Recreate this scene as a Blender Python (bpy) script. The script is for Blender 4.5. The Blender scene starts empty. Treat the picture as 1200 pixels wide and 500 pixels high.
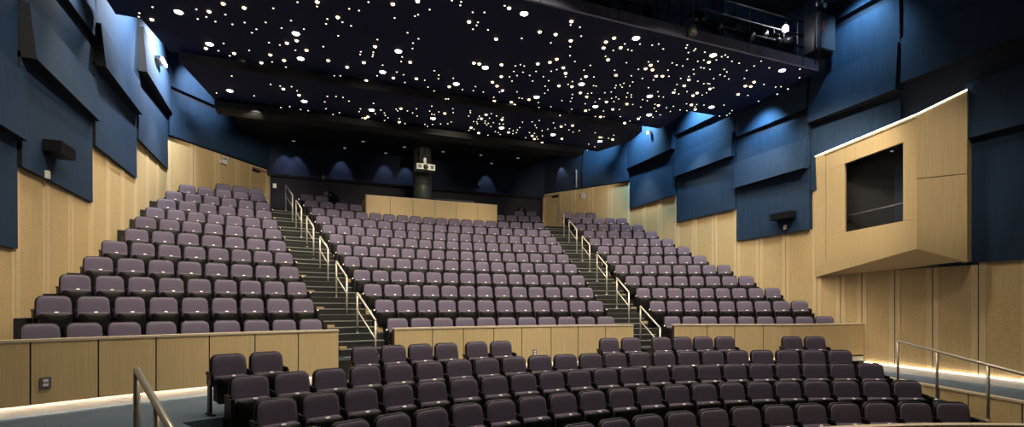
# Theatre auditorium seen from the stage
DOWN = [(-7.78,19.02,1),(-7.36,20.44,1),(-7.17,22.76,2),(-5.22,19.02,1),(-5.12,20.4,1),(-5.04,22.77,2),(-2.92,22.72,2),(-2.87,20.38,1),(-2.64,18.96,1),(-0.81,22.7,2),(-0.62,20.35,1),(-0.13,18.98,1),(1.78,22.69,2),(-0.16,16.04,1),(2.13,20.33,1),(3.89,22.65,2),(3.03,18.91,1),(4.36,20.29,1),(6,22.66,2),(2.98,15.98,1),(6.58,20.24,1),(5.58,18.87,1),(8.15,18.83,1),(5.5,15.94,1),(8.06,15.89,1)]
STAR = [(-8.46,19.64,1),(-7.49,20.74,1),(-7.11,18.74,1),(-6.75,18.26,1),(-6.82,20.77,1),(-6.65,21.26,1),(-6.32,18.26,1),(-6.17,21.09,1),(-6.08,21.43,1),(-5.9,20.49,1),(-5.63,22.01,2),(-5.56,20.7,1),(-5.45,19.63,1),(-5.5,21.42,1),(-5.21,19.4,1),(-5.19,22.33,2),(-5.16,21.32,1),(-4.97,19.85,1),(-4.74,17.38,1),(-4.4,20.24,1),(-4.27,17.86,1),(-3.87,20.46,1),(-3.45,19.99,1),(-3.05,23.58,2),(-3.26,21.16,1),(-2.97,23.41,2),(-2.97,21.39,1),(-3.26,18.95,1),(-3.12,16.82,1),(-2.51,20.67,1),(-1.86,23.52,2),(-2.02,22.23,2),(-2.22,19.48,1),(-1.85,20.46,1),(-2.61,16.5,1),(-1.38,21.38,1),(-0.79,21.35,1),(-0.54,22.1,2),(-0.77,20.64,1),(-1.27,16.87,1),(0.72,23.11,2),(1.03,23.88,2),(-0.52,18.85,1),(1.16,23.55,2),(-0.36,18.84,1),(0.79,22.09,2),(0.82,21.68,2),(0.39,19.82,1),(0.94,21.17,1),(-0.38,17.38,1),(0.62,20.03,1),(0.51,19.36,1),(0.25,18.65,1),(1.5,21.91,2),(0.9,20.28,1),(2.2,23.06,2),(-0.57,15.97,1),(1.51,21.04,1),(1.7,21.22,1),(1.98,20.62,1),(3.2,23.08,2),(3.44,23.4,2),(1.2,18.21,1),(0.53,16.64,1),(3.91,23.69,2),(1.48,18,1),(0.96,16.6,1),(1.58,17.76,1),(2.43,19.29,1),(4.82,23.79,2),(3.78,21.75,2),(4.44,22.97,2),(1.99,18.15,1),(2.22,18.44,1),(3.85,21.29,1),(1.47,16.73,1),(1.05,15.92,1),(5.33,23.81,2),(2.84,19.19,1),(4.12,21.5,2),(3.32,19.5,1),(4.24,20.76,1),(2.89,18.4,1),(3.67,19.7,1),(5.75,22.25,2),(5.05,21.07,1),(2.47,16.73,1),(2.36,16.44,1),(4.51,19.82,1),(2.94,17.25,1),(6.36,22.29,2),(5.07,20.29,1),(2.45,16.19,1),(3.69,17.99,1),(2.89,16.55,1),(5.76,20.58,2),(5.26,19.71,1),(6.45,20.71,1),(4.26,17.31,1),(4.26,17.07,1),(4.49,17.29,1),(4.85,17.59,1),(6.34,19.4,1),(5.03,17.52,1),(6.13,18.35,1),(6.1,17.81,1),(5.94,17.42,1),(7.37,18.94,1),(6.88,18.3,1),(7.78,19.22,1),(6.86,18.09,1),(5.69,16.3,1),(7.02,17.69,1),(8.19,17.68,1),(7.91,17.11,1),(8.09,17.07,1),(7.93,16.79,1)]
DOT = [(-8.72,19.62,1),(-8.66,19.43,1),(-8.3,19.02,1),(-7.37,18.75,1),(-7.42,19.2,1),(-7.21,19.02,1),(-7.04,19.17,1),(-7.58,23.11,2),(-7.2,20.77,1),(-7.01,20.27,1),(-6.77,18.74,1),(-6.95,20.97,1),(-6.98,21.61,2),(-6.67,19.15,1),(-6.78,21.39,1),(-6.38,18.95,1),(-6.42,20.44,1),(-6.26,19.41,1),(-6.51,22.91,2),(-6.14,19.18,1),(-5.9,18.75,1),(-5.89,19.78,1),(-5.97,21.8,2),(-5.88,20.93,1),(-5.69,18.03,1),(-5.63,19.81,1),(-5.71,21.82,2),(-5.77,23.64,2),(-5.55,18.89,1),(-5.53,21.12,1),(-5.49,23.44,2),(-5.32,18.43,1),(-5.39,21.74,2),(-5.25,19.96,1),(-5.3,23.94,2),(-5.24,22,2),(-5.16,17.56,1),(-5.16,23.58,2),(-5.03,18.73,1),(-5.04,23.85,2),(-4.92,23.59,2),(-4.74,17.57,1),(-4.55,19.47,1),(-4.42,22.59,2),(-4.52,18.27,1),(-4.36,23.19,2),(-4.5,18.03,1),(-4.36,22.1,2),(-4.29,23.99,2),(-4.12,23.65,2),(-4.19,21.19,1),(-4.1,22,2),(-4.21,18.74,1),(-3.92,23.4,2),(-4.02,21.12,1),(-4.01,21.41,1),(-4.15,18.04,1),(-3.89,22,2),(-3.69,22.23,2),(-4.04,17.39,1),(-3.56,23.82,2),(-3.94,18.13,1),(-3.82,17.38,1),(-3.3,23.04,2),(-3.44,21.4,1),(-3.59,19.54,1),(-3.28,22.77,2),(-3.59,19.38,1),(-3.15,23.61,2),(-2.92,23.98,2),(-3.65,16.95,1),(-2.79,23.76,2),(-3.26,19.54,1),(-3.26,19.42,1),(-3.27,19.28,1),(-2.93,22.13,2),(-2.71,23.95,2),(-2.77,23.02,2),(-2.99,20.71,1),(-3.25,18.56,1),(-2.63,22.62,2),(-2.93,19.95,1),(-2.71,21.41,1),(-2.48,22.84,2),(-2.37,23.56,2),(-2.42,23.06,2),(-2.63,21.4,1),(-2.3,23.25,2),(-2.99,17.38,1),(-2.16,22.34,2),(-2.48,20.24,1),(-2.09,22.48,2),(-1.92,23.18,2),(-2.47,19.53,1),(-2.49,19.25,1),(-2.26,20.34,1),(-2.13,20.86,1),(-1.64,23.6,2),(-1.78,22.35,2),(-2.58,17.93,1),(-1.48,23.8,2),(-1.39,23.99,2),(-2.31,18.68,1),(-1.58,22.47,2),(-2.35,18.39,1),(-2.55,17.12,1),(-1.53,22.06,2),(-1.38,22.7,2),(-1.09,23.99,2),(-2.49,17.03,1),(-2.26,18.12,1),(-0.93,23.9,2),(-1.59,20.47,1),(-0.95,23.41,2),(-0.82,23.56,2),(-1.39,20.92,1),(-1.07,22.09,2),(-2.28,16.72,1),(-0.67,23.82,2),(-1.1,21.64,2),(-0.94,22.34,2),(-0.69,23.31,2),(-1.14,21.13,1),(-0.85,22.35,2),(-1.46,19.74,1),(-1.22,20.21,1),(-1.27,19.97,1),(-0.76,22.05,2),(-0.43,23.15,2),(-0.81,20.9,2),(-0.19,23.03,2),(-0.74,20.87,2),(-0.12,22.82,2),(-1.89,16.18,1),(-0.39,21.6,2),(-0.29,21.93,2),(-0.81,20.01,1),(-0.43,21.34,1),(-1.66,16.29,1),(-1.68,16.15,1),(-0.32,20.7,1),(0.3,22.03,2),(0.73,23.41,2),(0.21,21.55,2),(0.26,21.71,2),(-1.31,16.45,1),(-1.08,17.15,1),(0.03,20.64,1),(0.62,22.48,2),(0.87,23.23,2),(0,20.32,1),(-1.05,16.95,1),(0.73,22.46,2),(1.19,23.84,2),(0.81,22.62,2),(0.69,22.18,2),(-1.06,16.81,1),(0.65,21.91,2),(0.36,20.62,1),(-1.05,16.35,1),(0.99,22.27,2),(1.05,22.47,2),(1.17,22.62,2),(1.62,23.86,2),(1.58,23.66,2),(-0.72,17.04,1),(1.17,22.45,2),(1.04,21.94,2),(1.37,22.73,2),(0.96,21.53,2),(1.32,22.31,2),(0.82,20.88,1),(1.7,23.17,2),(1.2,21.66,2),(1.85,23.24,2),(0.85,20.43,1),(1.57,22.35,2),(2.12,23.79,2),(1.99,23.41,2),(2.22,23.99,2),(1.46,21.71,2),(1.7,22.32,2),(-0.7,15.92,1),(0.75,19.28,1),(2.09,22.68,2),(0.93,19.53,1),(2.41,23.14,2),(2.3,22.84,2),(0.74,18.91,1),(0.65,18.57,1),(2.49,22.98,2),(1.37,20.2,1),(0.93,19.12,1),(2.41,22.68,2),(1.62,20.62,1),(2.4,22.42,2),(0.76,18.44,1),(3.02,23.78,2),(0.23,17.1,1),(1.73,20.62,1),(2.28,21.88,2),(1.01,18.85,1),(0.89,18.48,1),(3.3,24,2),(3.06,23.39,2),(2.96,22.8,2),(1.28,18.97,1),(2.59,21.72,2),(1.52,19.29,1),(3.17,22.8,2),(2.83,21.98,2),(1.35,18.66,1),(2.99,22.22,2),(3.41,23.12,2),(3.57,23.36,2),(2.38,20.73,1),(2.58,21.11,1),(2.77,21.5,2),(3.31,22.41,2),(3.58,22.95,2),(1.7,18.89,1),(2.26,19.97,1),(2.04,19.48,1),(2.24,19.7,1),(3.44,22.18,2),(1.97,19.08,1),(1.03,17.02,1),(2.94,20.9,1),(1.76,18.48,1),(3.35,21.52,2),(3.64,21.98,2),(1.87,18.33,1),(4.75,23.97,2),(3.25,20.81,2),(3.05,20.28,1),(3.83,21.52,2),(2.33,18.64,1),(2.65,19.09,1),(4.22,21.96,2),(1.83,17.44,1),(1.6,17.01,1),(3.35,20.23,1),(1.11,16.07,1),(3.72,20.83,1),(3.27,19.98,1),(2.68,18.86,1),(3.14,19.71,1),(4.48,22.12,2),(2.12,17.69,1),(5.56,23.91,2),(4.62,21.88,2),(1.37,16.07,1),(2.84,18.61,1),(1.61,16.43,1),(2.63,18.06,1),(3.92,20.23,1),(6.14,23.9,2),(3.57,19.46,1),(5.77,23.15,2),(4.32,20.64,1),(2.65,17.73,1),(3.67,19.38,1),(3.44,18.87,1),(3.13,18.34,1),(6.18,23.36,2),(4.16,19.97,1),(4.85,21.11,1),(5.31,21.88,2),(3.53,18.87,1),(4.16,19.69,1),(5.85,22.24,2),(4.85,20.55,1),(5.17,21.02,1),(4.06,19.2,1),(2.77,17.11,1),(6.13,22.23,2),(4.22,19.07,1),(4.51,19.5,1),(2.79,16.75,1),(6.12,21.84,2),(4.73,19.7,1),(3.47,17.73,1),(4.16,18.76,1),(4.59,19.36,1),(4.09,18.6,1),(4.76,19.46,1),(5.3,20.22,1),(4.19,18.51,1),(5.71,20.78,1),(4.34,18.63,1),(4.23,18.37,1),(2.88,16.34,1),(3.53,17.21,1),(4.92,19.24,1),(4.76,18.94,1),(3.13,16.56,1),(4.51,18.46,1),(6.3,21.03,1),(4.95,19.01,1),(5.06,19.17,1),(4.14,17.85,1),(3.26,16.57,1),(4.43,18.19,1),(5.47,19.67,1),(4.09,17.42,1),(3.26,16.2,1),(6.42,20.55,1),(5.87,19.76,1),(4.56,17.87,1),(5.54,19.2,1),(5.74,19.22,1),(4.08,16.93,1),(5.14,18.35,1),(3.6,16.13,1),(6.85,20.38,1),(4.94,17.83,1),(6.37,19.66,1),(6.17,19.37,1),(6.61,19.87,1),(5.61,18.49,1),(4.31,16.8,1),(3.72,16.01,1),(5.87,18.78,1),(6.96,20.1,1),(4,16.18,1),(6.05,18.77,1),(6.74,19.47,1),(4.93,17.14,1),(5.22,17.46,1),(7.09,19.7,1),(4.75,16.73,1),(6.88,19.28,1),(6.02,18.15,1),(4.95,16.78,1),(5.83,17.83,1),(6.36,18.38,1),(7.32,19.46,1),(5.65,17.44,1),(5.16,16.77,1),(4.53,15.9,1),(7.15,18.93,1),(7.58,19.42,1),(6.48,18.13,1),(4.46,15.77,1),(5,16.39,1),(4.77,16.08,1),(5.79,17.24,1),(5.6,16.83,1),(4.84,15.94,1),(5.82,17.06,1),(7.62,19.04,1),(4.81,15.85,1),(7.52,18.85,1),(5.36,16.38,1),(6.27,17.4,1),(5.71,16.64,1),(7.13,18.16,1),(5.47,16.26,1),(6.57,17.47,1),(7.79,18.8,1),(5.82,16.64,1),(5.17,15.9,1),(7.14,17.97,1),(6.67,17.41,1),(6.74,17.41,1),(6.04,16.64,1),(7.07,17.59,1),(6.6,17.08,1),(5.79,16.12,1),(9.05,19.39,1),(6.58,16.8,1),(5.79,15.92,1),(8.43,18.54,1),(6.43,16.48,1),(6.78,16.82,1),(5.81,15.81,1),(6.63,16.58,1),(9.24,19.23,1),(5.97,15.88,1),(7.04,16.92,1),(9.19,19.05,1),(9.06,18.81,1),(6.26,16.02,1),(6.54,16.03,1),(7.45,16.71,1),(7.1,16.29,1),(8.55,17.62,1),(7.08,16,1),(9.27,17.85,1),(7.02,15.7,1),(8.36,16.81,1),(7.58,15.92,1),(8.86,16.81,1),(9.38,17.2,1),(9,16.73,1),(9.36,16.78,1),(8.97,16.05,1),(8.49,15.65,1)]
import bpy, bmesh, math, random
from math import sin, cos, pi, asin, radians, sqrt
from mathutils import Vector, Matrix
random.seed(7)
sc = bpy.context.scene
COL = sc.collection
ZC = 1.49          # eye height above the cross aisle floor; heights written as C(z) are relative to the eye
def C(z): return z + ZC

# ------------------------------------------------------------------ materials
def new_mat(name):
    m = bpy.data.materials.new(name); m.use_nodes = True
    nt = m.node_tree; b = nt.nodes['Principled BSDF']
    return m, nt, b
def N(nt, t, **kw):
    n = nt.nodes.new(t)
    for k, v in kw.items(): setattr(n, k, v)
    return n
def simple(name, col, rough=.6, metal=0, spec=.5, noise=0, nscale=20, bump=0, bscale=200):
    m, nt, b = new_mat(name)
    b.inputs['Roughness'].default_value = rough; b.inputs['Metallic'].default_value = metal
    b.inputs['Specular IOR Level'].default_value = spec
    tc = N(nt, 'ShaderNodeTexCoord')
    if noise:
        n = N(nt, 'ShaderNodeTexNoise'); n.inputs['Scale'].default_value = nscale; n.inputs['Detail'].default_value = 4
        nt.links.new(tc.outputs['Object'], n.inputs['Vector'])
        r = N(nt, 'ShaderNodeValToRGB')
        r.color_ramp.elements[0].position = .3; r.color_ramp.elements[1].position = .7
        r.color_ramp.elements[0].color = [c*(1-noise) for c in col]+[1]
        r.color_ramp.elements[1].color = [min(1, c*(1+noise)) for c in col]+[1]
        nt.links.new(n.outputs['Fac'], r.inputs['Fac']); nt.links.new(r.outputs['Color'], b.inputs['Base Color'])
    else:
        b.inputs['Base Color'].default_value = (*col, 1)
    if bump:
        n2 = N(nt, 'ShaderNodeTexNoise'); n2.inputs['Scale'].default_value = bscale
        nt.links.new(tc.outputs['Object'], n2.inputs['Vector'])
        bp = N(nt, 'ShaderNodeBump'); bp.inputs['Strength'].default_value = bump; bp.inputs['Distance'].default_value = .01
        nt.links.new(n2.outputs['Fac'], bp.inputs['Height']); nt.links.new(bp.outputs['Normal'], b.inputs['Normal'])
    return m
def emis(name, col, st):
    m, nt, b = new_mat(name)
    b.inputs['Base Color'].default_value = (.8, .8, .8, 1)
    b.inputs['Emission Color'].default_value = (*col, 1); b.inputs['Emission Strength'].default_value = st
    return m
def wood(name, col, perf=0, var=.10):
    m, nt, b = new_mat(name)
    b.inputs['Roughness'].default_value = .5; b.inputs['Specular IOR Level'].default_value = .3
    tc = N(nt, 'ShaderNodeTexCoord'); mp = N(nt, 'ShaderNodeMapping')
    mp.inputs['Scale'].default_value = (26, 26, .7)
    nt.links.new(tc.outputs['Object'], mp.inputs['Vector'])
    n = N(nt, 'ShaderNodeTexNoise'); n.inputs['Scale'].default_value = 1.6; n.inputs['Detail'].default_value = 5
    nt.links.new(mp.outputs['Vector'], n.inputs['Vector'])
    r = N(nt, 'ShaderNodeValToRGB'); e = r.color_ramp.elements
    e[0].position = .25; e[1].position = .75
    e[0].color = [c*(1-var) for c in col]+[1]; e[1].color = [c*(1+var) for c in col]+[1]
    nt.links.new(n.outputs['Fac'], r.inputs['Fac'])
    out = r.outputs['Color']
    if perf:
        mp2 = N(nt, 'ShaderNodeMapping'); mp2.inputs['Scale'].default_value = (25, 25, 50)
        nt.links.new(tc.outputs['Object'], mp2.inputs['Vector'])
        v = N(nt, 'ShaderNodeTexVoronoi'); v.inputs['Scale'].default_value = 1.0
        nt.links.new(mp2.outputs['Vector'], v.inputs['Vector'])
        r2 = N(nt, 'ShaderNodeValToRGB'); q = r2.color_ramp.elements
        q[0].position = .12; q[1].position = .42
        q[0].color = (1-perf, 1-perf, 1-perf, 1); q[1].color = (1, 1, 1, 1)
        nt.links.new(v.outputs['Distance'], r2.inputs['Fac'])
        mx = N(nt, 'ShaderNodeMix'); mx.data_type = 'RGBA'; mx.blend_type = 'MULTIPLY'; mx.inputs[0].default_value = 1
        nt.links.new(out, mx.inputs[6]); nt.links.new(r2.outputs['Color'], mx.inputs[7]); out = mx.outputs[2]
    nt.links.new(out, b.inputs['Base Color'])
    return m
def fabric_panel(name, col):
    m, nt, b = new_mat(name)
    b.inputs['Roughness'].default_value = .75; b.inputs['Specular IOR Level'].default_value = .25
    tc = N(nt, 'ShaderNodeTexCoord'); mp = N(nt, 'ShaderNodeMapping'); mp.inputs['Scale'].default_value = (6, 6, .5)
    nt.links.new(tc.outputs['Object'], mp.inputs['Vector'])
    n = N(nt, 'ShaderNodeTexNoise'); n.inputs['Scale'].default_value = 2; n.inputs['Detail'].default_value = 6
    nt.links.new(mp.outputs['Vector'], n.inputs['Vector'])
    r = N(nt, 'ShaderNodeValToRGB'); e = r.color_ramp.elements
    e[0].position = .2; e[1].position = .8
    e[0].color = [c*.78 for c in col]+[1]; e[1].color = [c*1.2 for c in col]+[1]
    nt.links.new(n.outputs['Fac'], r.inputs['Fac']); nt.links.new(r.outputs['Color'], b.inputs['Base Color'])
    return m
WOODC = (.66, .49, .26)
M = dict(
 wood=wood('blond_wood', WOODC), perf=wood('perforated_wood', (.65, .475, .245), perf=.38),
 batten=wood('pale_batten', (.72, .55, .31)), tan=wood('riser_wood', (.45, .32, .15)),
 seam=simple('seam_shadow_gap', (.03, .02, .012)),
 cap=simple('pale_cap', (.66, .55, .40), .45, noise=.05),
 navy=fabric_panel('navy_panel', (.016, .038, .080)), navyback=simple('navy_lining', (.012, .020, .042), .8, noise=.1, nscale=3),
 backdark=simple('dark_back_wall', (.030, .024, .036), .85, noise=.1, nscale=3),
 backblue=simple('dark_blue_back_wall', (.010, .018, .050), .8, noise=.1, nscale=3),
 ceil=simple('navy_ceiling', (.008, .014, .066), .8, noise=.1, nscale=2), black=simple('black_paint_and_shade', (.006, .006, .007), .7),
 dfascia=simple('dark_fascia', (.007, .007, .009), .8), cab=simple('dark_grey_cabinet', (.045,.045,.06), .6), led2=emis('led_base', (1, .88, .74), 13), mic=simple('bronze_microphone', (.22,.19,.15), .5), fascia=simple('grey_fascia', (.34, .34, .48), .6, noise=.25, nscale=2),
 shell=simple('black_seat_shell', (.0045, .004, .0042), .5, spec=.3, bump=.1, bscale=60),
 fabric=simple('plum_upholstery', (.146, .122, .182), .8, spec=.25, noise=.07, nscale=90, bump=.25, bscale=260),
 carpet=simple('blue_grey_carpet', (.10, .135, .18), .95, spec=.1, noise=.25, nscale=60, bump=.4, bscale=300),
 tread=simple('dark_stair_carpet', (.018, .026, .034), .95, spec=.1, noise=.2, nscale=60),
 riser=simple('black_riser', (.011, .011, .009), .8, noise=.2, nscale=20),
 nosing=simple('grey_stair_nosing', (.20, .21, .20), .5),
 steel=simple('brushed_steel', (.66, .61, .52), .36, metal=.5, noise=.06, nscale=80),
 plate=simple('white_plate_and_glint', (.9, .88, .8), .3), white=simple('white_plastic', (.75, .74, .70), .4),
 darkmetal=simple('dark_metal', (.02, .02, .022), .4, metal=.6, noise=.1), grey=simple('grey_metal', (.13, .13, .16), .5, noise=.15),
 column=simple('dark_column', (.075, .078, .07), .45, noise=.1, nscale=4),
 red=simple('red_label', (.55, .07, .03), .5), toe=simple('white_baseboard', (.75, .70, .62), .5),
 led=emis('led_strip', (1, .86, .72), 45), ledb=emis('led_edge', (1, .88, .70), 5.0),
 lamp=emis('downlight_lens', (1, .93, .80), 14), star=emis('star_lens', (1, .72, .36), 7), dot=emis('pinpoint_lens', (1, .86, .62), 2.2),
 dim=emis('dim_lens', (.8, .85, 1), .25), bulb=emis('work_light_bulb', (.9, .95, 1), 60), small=emis('aisle_light_lens', (1, .82, .55), 1.6),
 whiteled=emis('wall_light_lens', (1, .95, .85), 6),
)
def glass():
    m, nt, b = new_mat('booth_glass')
    b.inputs['Base Color'].default_value = (.02, .03, .05, 1); b.inputs['Roughness'].default_value = .02
    b.inputs['Alpha'].default_value = .03; b.inputs['Specular IOR Level'].default_value = .5
    return m
M['glass'] = glass()

# ------------------------------------------------------------------ mesh helpers
class MB:
    def __init__(s): s.v = []; s.f = []; s.m = []; s.mats = []; s.sm = []
    def mi(s, mat):
        if mat not in s.mats: s.mats.append(mat)
        return s.mats.index(mat)
    def add(s, vs, fs, mat, smooth=False):
        o = len(s.v); s.v += [tuple(v) for v in vs]; k = s.mi(mat)
        for f in fs: s.f.append([i+o for i in f]); s.m.append(k); s.sm.append(smooth)
    def box(s, a, b, mat):
        x0, y0, z0 = a; x1, y1, z1 = b
        s.hexa([(x0,y0,z0),(x1,y0,z0),(x1,y1,z0),(x0,y1,z0),(x0,y0,z1),(x1,y0,z1),(x1,y1,z1),(x0,y1,z1)], mat)
    def hexa(s, v, mat):
        s.add(v, [(0,3,2,1),(4,5,6,7),(0,1,5,4),(1,2,6,5),(2,3,7,6),(3,0,4,7)], mat)
    def prism(s, poly, z0, z1, mat):
        n = len(poly)
        s.add([(x,y,z0) for x,y in poly]+[(x,y,z1) for x,y in poly],
              [tuple(range(n))[::-1], tuple(range(n,2*n))]+[(i,(i+1)%n,n+(i+1)%n,n+i) for i in range(n)], mat)
    def arc(s, R0, R1, t0, t1, z0, z1, mat, n=None, clip=None, top=None):
        def lim(R):
            if clip is None: return t0, t1
            L = asin(min(1, clip/R)) if R > clip else 9
            return max(t0, -L), min(t1, L)
        n = n or max(2, int(abs(t1-t0)*max(R0,R1)/.5))
        a0, a1 = lim(R0); b0, b1 = lim(R1); vs = []
        for i in range(n+1):
            q = i/n; t = a0+(a1-a0)*q; u = b0+(b1-b0)*q
            vs += [(R0*sin(t),R0*cos(t),z0),(R0*sin(t),R0*cos(t),z1),(R1*sin(u),R1*cos(u),z1),(R1*sin(u),R1*cos(u),z0)]
        side = []; tp = []
        for i in range(n):
            a = 4*i; b = a+4
            side += [(a,a+1,b+1,b),(a+2,a+3,b+3,b+2),(a+3,a,b,b+3)]; tp.append((a+1,a+2,b+2,b+1))
        side += [(0,3,2,1),(4*n,4*n+1,4*n+2,4*n+3)]
        s.add(vs, side, mat)
        s.add(vs, tp, top or mat)
    def tube(s, pts, r, mat, n=8, cap=True):
        pts = [Vector(p) for p in pts]; rings = []; o = []
        for i, p in enumerate(pts):
            d = (pts[min(i+1,len(pts)-1)]-pts[max(i-1,0)]).normalized()
            up = Vector((0,0,1)) if abs(d.z) < .9 else Vector((1,0,0))
            a = d.cross(up).normalized(); b = d.cross(a).normalized()
            o += [p+(a*cos(2*pi*k/n)+b*sin(2*pi*k/n))*r for k in range(n)]
        fs = []
        for i in range(len(pts)-1):
            for k in range(n): fs.append((i*n+k,i*n+(k+1)%n,(i+1)*n+(k+1)%n,(i+1)*n+k))
        if cap: fs += [tuple(range(n)), tuple(range((len(pts)-1)*n,len(pts)*n))[::-1]]
        s.add(o, fs, mat, True)
    def lathe(s, c, prof, mat, n=16, axis=None):
        R = Matrix.Identity(3)
        if axis: R = Vector((0,0,1)).rotation_difference(Vector(axis)).to_matrix()
        vs = []; c = Vector(c)
        for r, z in prof:
            for k in range(n): vs.append(c+R@Vector((r*cos(2*pi*k/n), r*sin(2*pi*k/n), z)))
        fs = [(i*n+k,i*n+(k+1)%n,(i+1)*n+(k+1)%n,(i+1)*n+k) for i in range(len(prof)-1) for k in range(n)]
        fs += [tuple(range(n))[::-1], tuple(range((len(prof)-1)*n,len(prof)*n))]
        s.add(vs, fs, mat, True)
    def build(s, name, parent=None, **kw):
        me = bpy.data.meshes.new(name); me.from_pydata(s.v, [], s.f)
        for m in s.mats: me.materials.append(m)
        me.polygons.foreach_set('material_index', s.m); me.polygons.foreach_set('use_smooth', s.sm)
        bm = bmesh.new(); bm.from_mesh(me)
        bmesh.ops.recalc_face_normals(bm, faces=bm.faces); bm.to_mesh(me); bm.free()
        o = bpy.data.objects.new(name, me); COL.objects.link(o)
        if parent:
            o.parent = parent; o.matrix_parent_inverse = Matrix.Identity(4)
            if parent.location.length and kw.pop('world', False):
                me.transform(Matrix.Translation(-parent.location))
        kw.pop('world', None)
        for k, v in kw.items(): o[k] = v
        return o
def thing(name, label, cat, loc=(0,0,0), group=None, rz=0):
    o = bpy.data.objects.new(name, None); COL.objects.link(o); o.location = loc; o.rotation_euler = (0,0,rz)
    o.empty_display_size = .1; o['label'] = label; o['category'] = cat
    if group: o['group'] = group
    return o
def struct(mb, name): return mb.build(name, kind='structure')
def P(R, t): return (R*sin(t), R*cos(t))
ORD = ['zeroth','first','second','third','fourth','fifth','sixth','seventh','eighth','ninth','tenth','eleventh','twelfth','thirteenth','fourteenth',
 'fifteenth','sixteenth','seventeenth','eighteenth','nineteenth','twentieth','twenty-first','twenty-second','twenty-third']
def ordn(n):
    if n % 100 in (11,12,13): return '%dth'%n
    return '%d%s'%(n, {1:'st',2:'nd',3:'rd'}.get(n%10,'th'))

# ------------------------------------------------------------------ geometry data of the hall
TIER = [[-0.248,0.589,1.447,0.548],[0.213,0.57,1.43,0.547],[0.647,0.554,1.403,0.529],[1.092,0.543,1.397,0.563],[1.55,0.533,1.37,0.537],[1.983,0.52,1.418,0.558],
 [2.439,0.51,1.4,0.539],[2.871,0.505,1.354,0.513],[3.312,0.556,1.392,0.551],[3.753,0.541,1.358,0.528],[4.208,0.568,1.339,0.552],[4.601,0.589,1.299,0.545]]
NCEN = [11,12,13,14,15,16,17,18,17,18,18,18]
NSIDE = [9,9,9,8,8,7,7,7,6,6,5,3]
SH = .83                      # height of a seat back
R1, DR = 17.63, .912
def tz(i): return C(TIER[i][0])-SH
AIS0, AIS1 = .187, .252

# ------------------------------------------------------------------ floor: orchestra steps, cross aisle, raked tiers
fl = MB()
OZ = {1:-.02, 2:C(-.933)-SH, 3:C(-1.104)-SH, 4:C(-1.322)-SH, 5:C(-1.497)-SH}
OR = {1:14.5, 2:14.0, 3:12.9, 4:12.0, 5:10.8}
OE = [14.12, 13.05, 12.13, 10.95, 9.86]
fl.arc(14.12, 16.9, -.75, .5, -.9, 0, M['carpet'], clip=9.6)
fl.arc(12.2, 14.12, -.75, -.475, -.9, 0, M['carpet'], clip=9.6)
for j in range(4):
    fl.arc(OE[j+1], OE[j], -.475, .487, -1.3, OZ[j+2], M['carpet'], top=M['tread']); fl.arc(OE[j+1], OE[j], .487, .575, -1.3, OZ[j+2]-.17, M['riser'], top=M['tread'])
fl.arc(3.0, 9.86, -1.2, 1.2, -1.4, -.95, M['carpet'])
for j in range(5): fl.arc(12.2-.32*(j+1), 12.2-.32*j, -.75, -.475, -1.2, -.16*(j+1), M['carpet'], clip=9.6)
fl.arc(3.0, 10.6, -.9, -.475, -1.2, -.95, M['carpet'])
# right-hand ramp along the wall
fl.hexa([(7.3,9.2,-1.3),(9.6,9.2,-1.3),(9.6,14.6,-1.3),(8.72,14.6,-1.3),(7.3,9.2,-.335),(9.6,9.2,-.335),(9.6,14.6,-.22),(8.72,14.6,-.22)], M['carpet'])
fl.hexa([(8.0,13.9,-1.3),(8.8,13.9,-1.3),(9.6,16,-1.3),(7.4,16,-1.3),(8.0,13.9,-.23),(8.8,13.9,-.23),(9.6,16,-.23),(7.4,16,-.23)], M['carpet'])
for i in range(12):
    a = 16.36 if i == 0 else 16.84+DR*i
    b = 16.84+DR*(i+1) if i < 11 else 29.4
    if i == 0:
        fl.arc(a, b, -.75, .443, -.05, tz(0), M['riser'], clip=9.58, top=M['tread'])
        te = asin(9.58/b)
        fl.prism([P(a,.443),(9.58,14.66)]+[P(b,te+(.443-te)*k/5) for k in range(6)], -.05, tz(0), M['riser'])
    else:
        fl.arc(a, b, -.75, .75, tz(i)-.47, tz(i), M['riser'], clip=9.58 if i < 11 else 8.6, top=M['tread'])
struct(fl, 'floor')

# ------------------------------------------------------------------ side walls
def board(mb, s, yf, yn, z0, z1, pfb, pnb, pft, pnt, mat, base=9.6):
    X = lambda p: s*(base-p)
    v = [(X(pfb),yf,z0),(X(pnb),yn,z0),(X(0),yn,z0),(X(0),yf,z0),(X(pft),yf,z1),(X(pnt),yn,z1),(X(0),yn,z1),(X(0),yf,z1)]
    mb.add(v, [(4,5,6,7),(0,1,5,4),(2,3,7,6),(3,0,4,7)]+([(1,2,6,5)] if s > 0 else []), mat)
    mb.add(v, [(0,3,2,1)]+([(1,2,6,5)] if s < 0 else []), M['black'])  # undersides and left near ends are blackened to hold their shade
WT_R = [(25.75,22.35,C(4.78)),(22.35,19.1,C(3.6)),(19.1,15.95,C(2.42)),(15.95,12.0,C(1.0)),(12.0,6,C(1.05))]
WT_L = [(26.3,22.7,C(4.9)),(22.7,19.4,C(3.75)),(19.4,16.1,C(2.42)),(16.1,6,C(1.0))]
SEAM_R = [25.75,24.6,23.5,22.35,21.3,20.2,19.1,18.1,17.05,15.95,15.2,14.57,13.70,12.81,11.87,10.95,10.0,9.0,8,7,6]
SEAM_L = [26.3,25.1,23.9,22.7,21.6,20.5,19.4,18.3,17.2,16.1,15.1,14.1,13.1,12.1,11.1,10.1,9,8,7,6]
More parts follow.
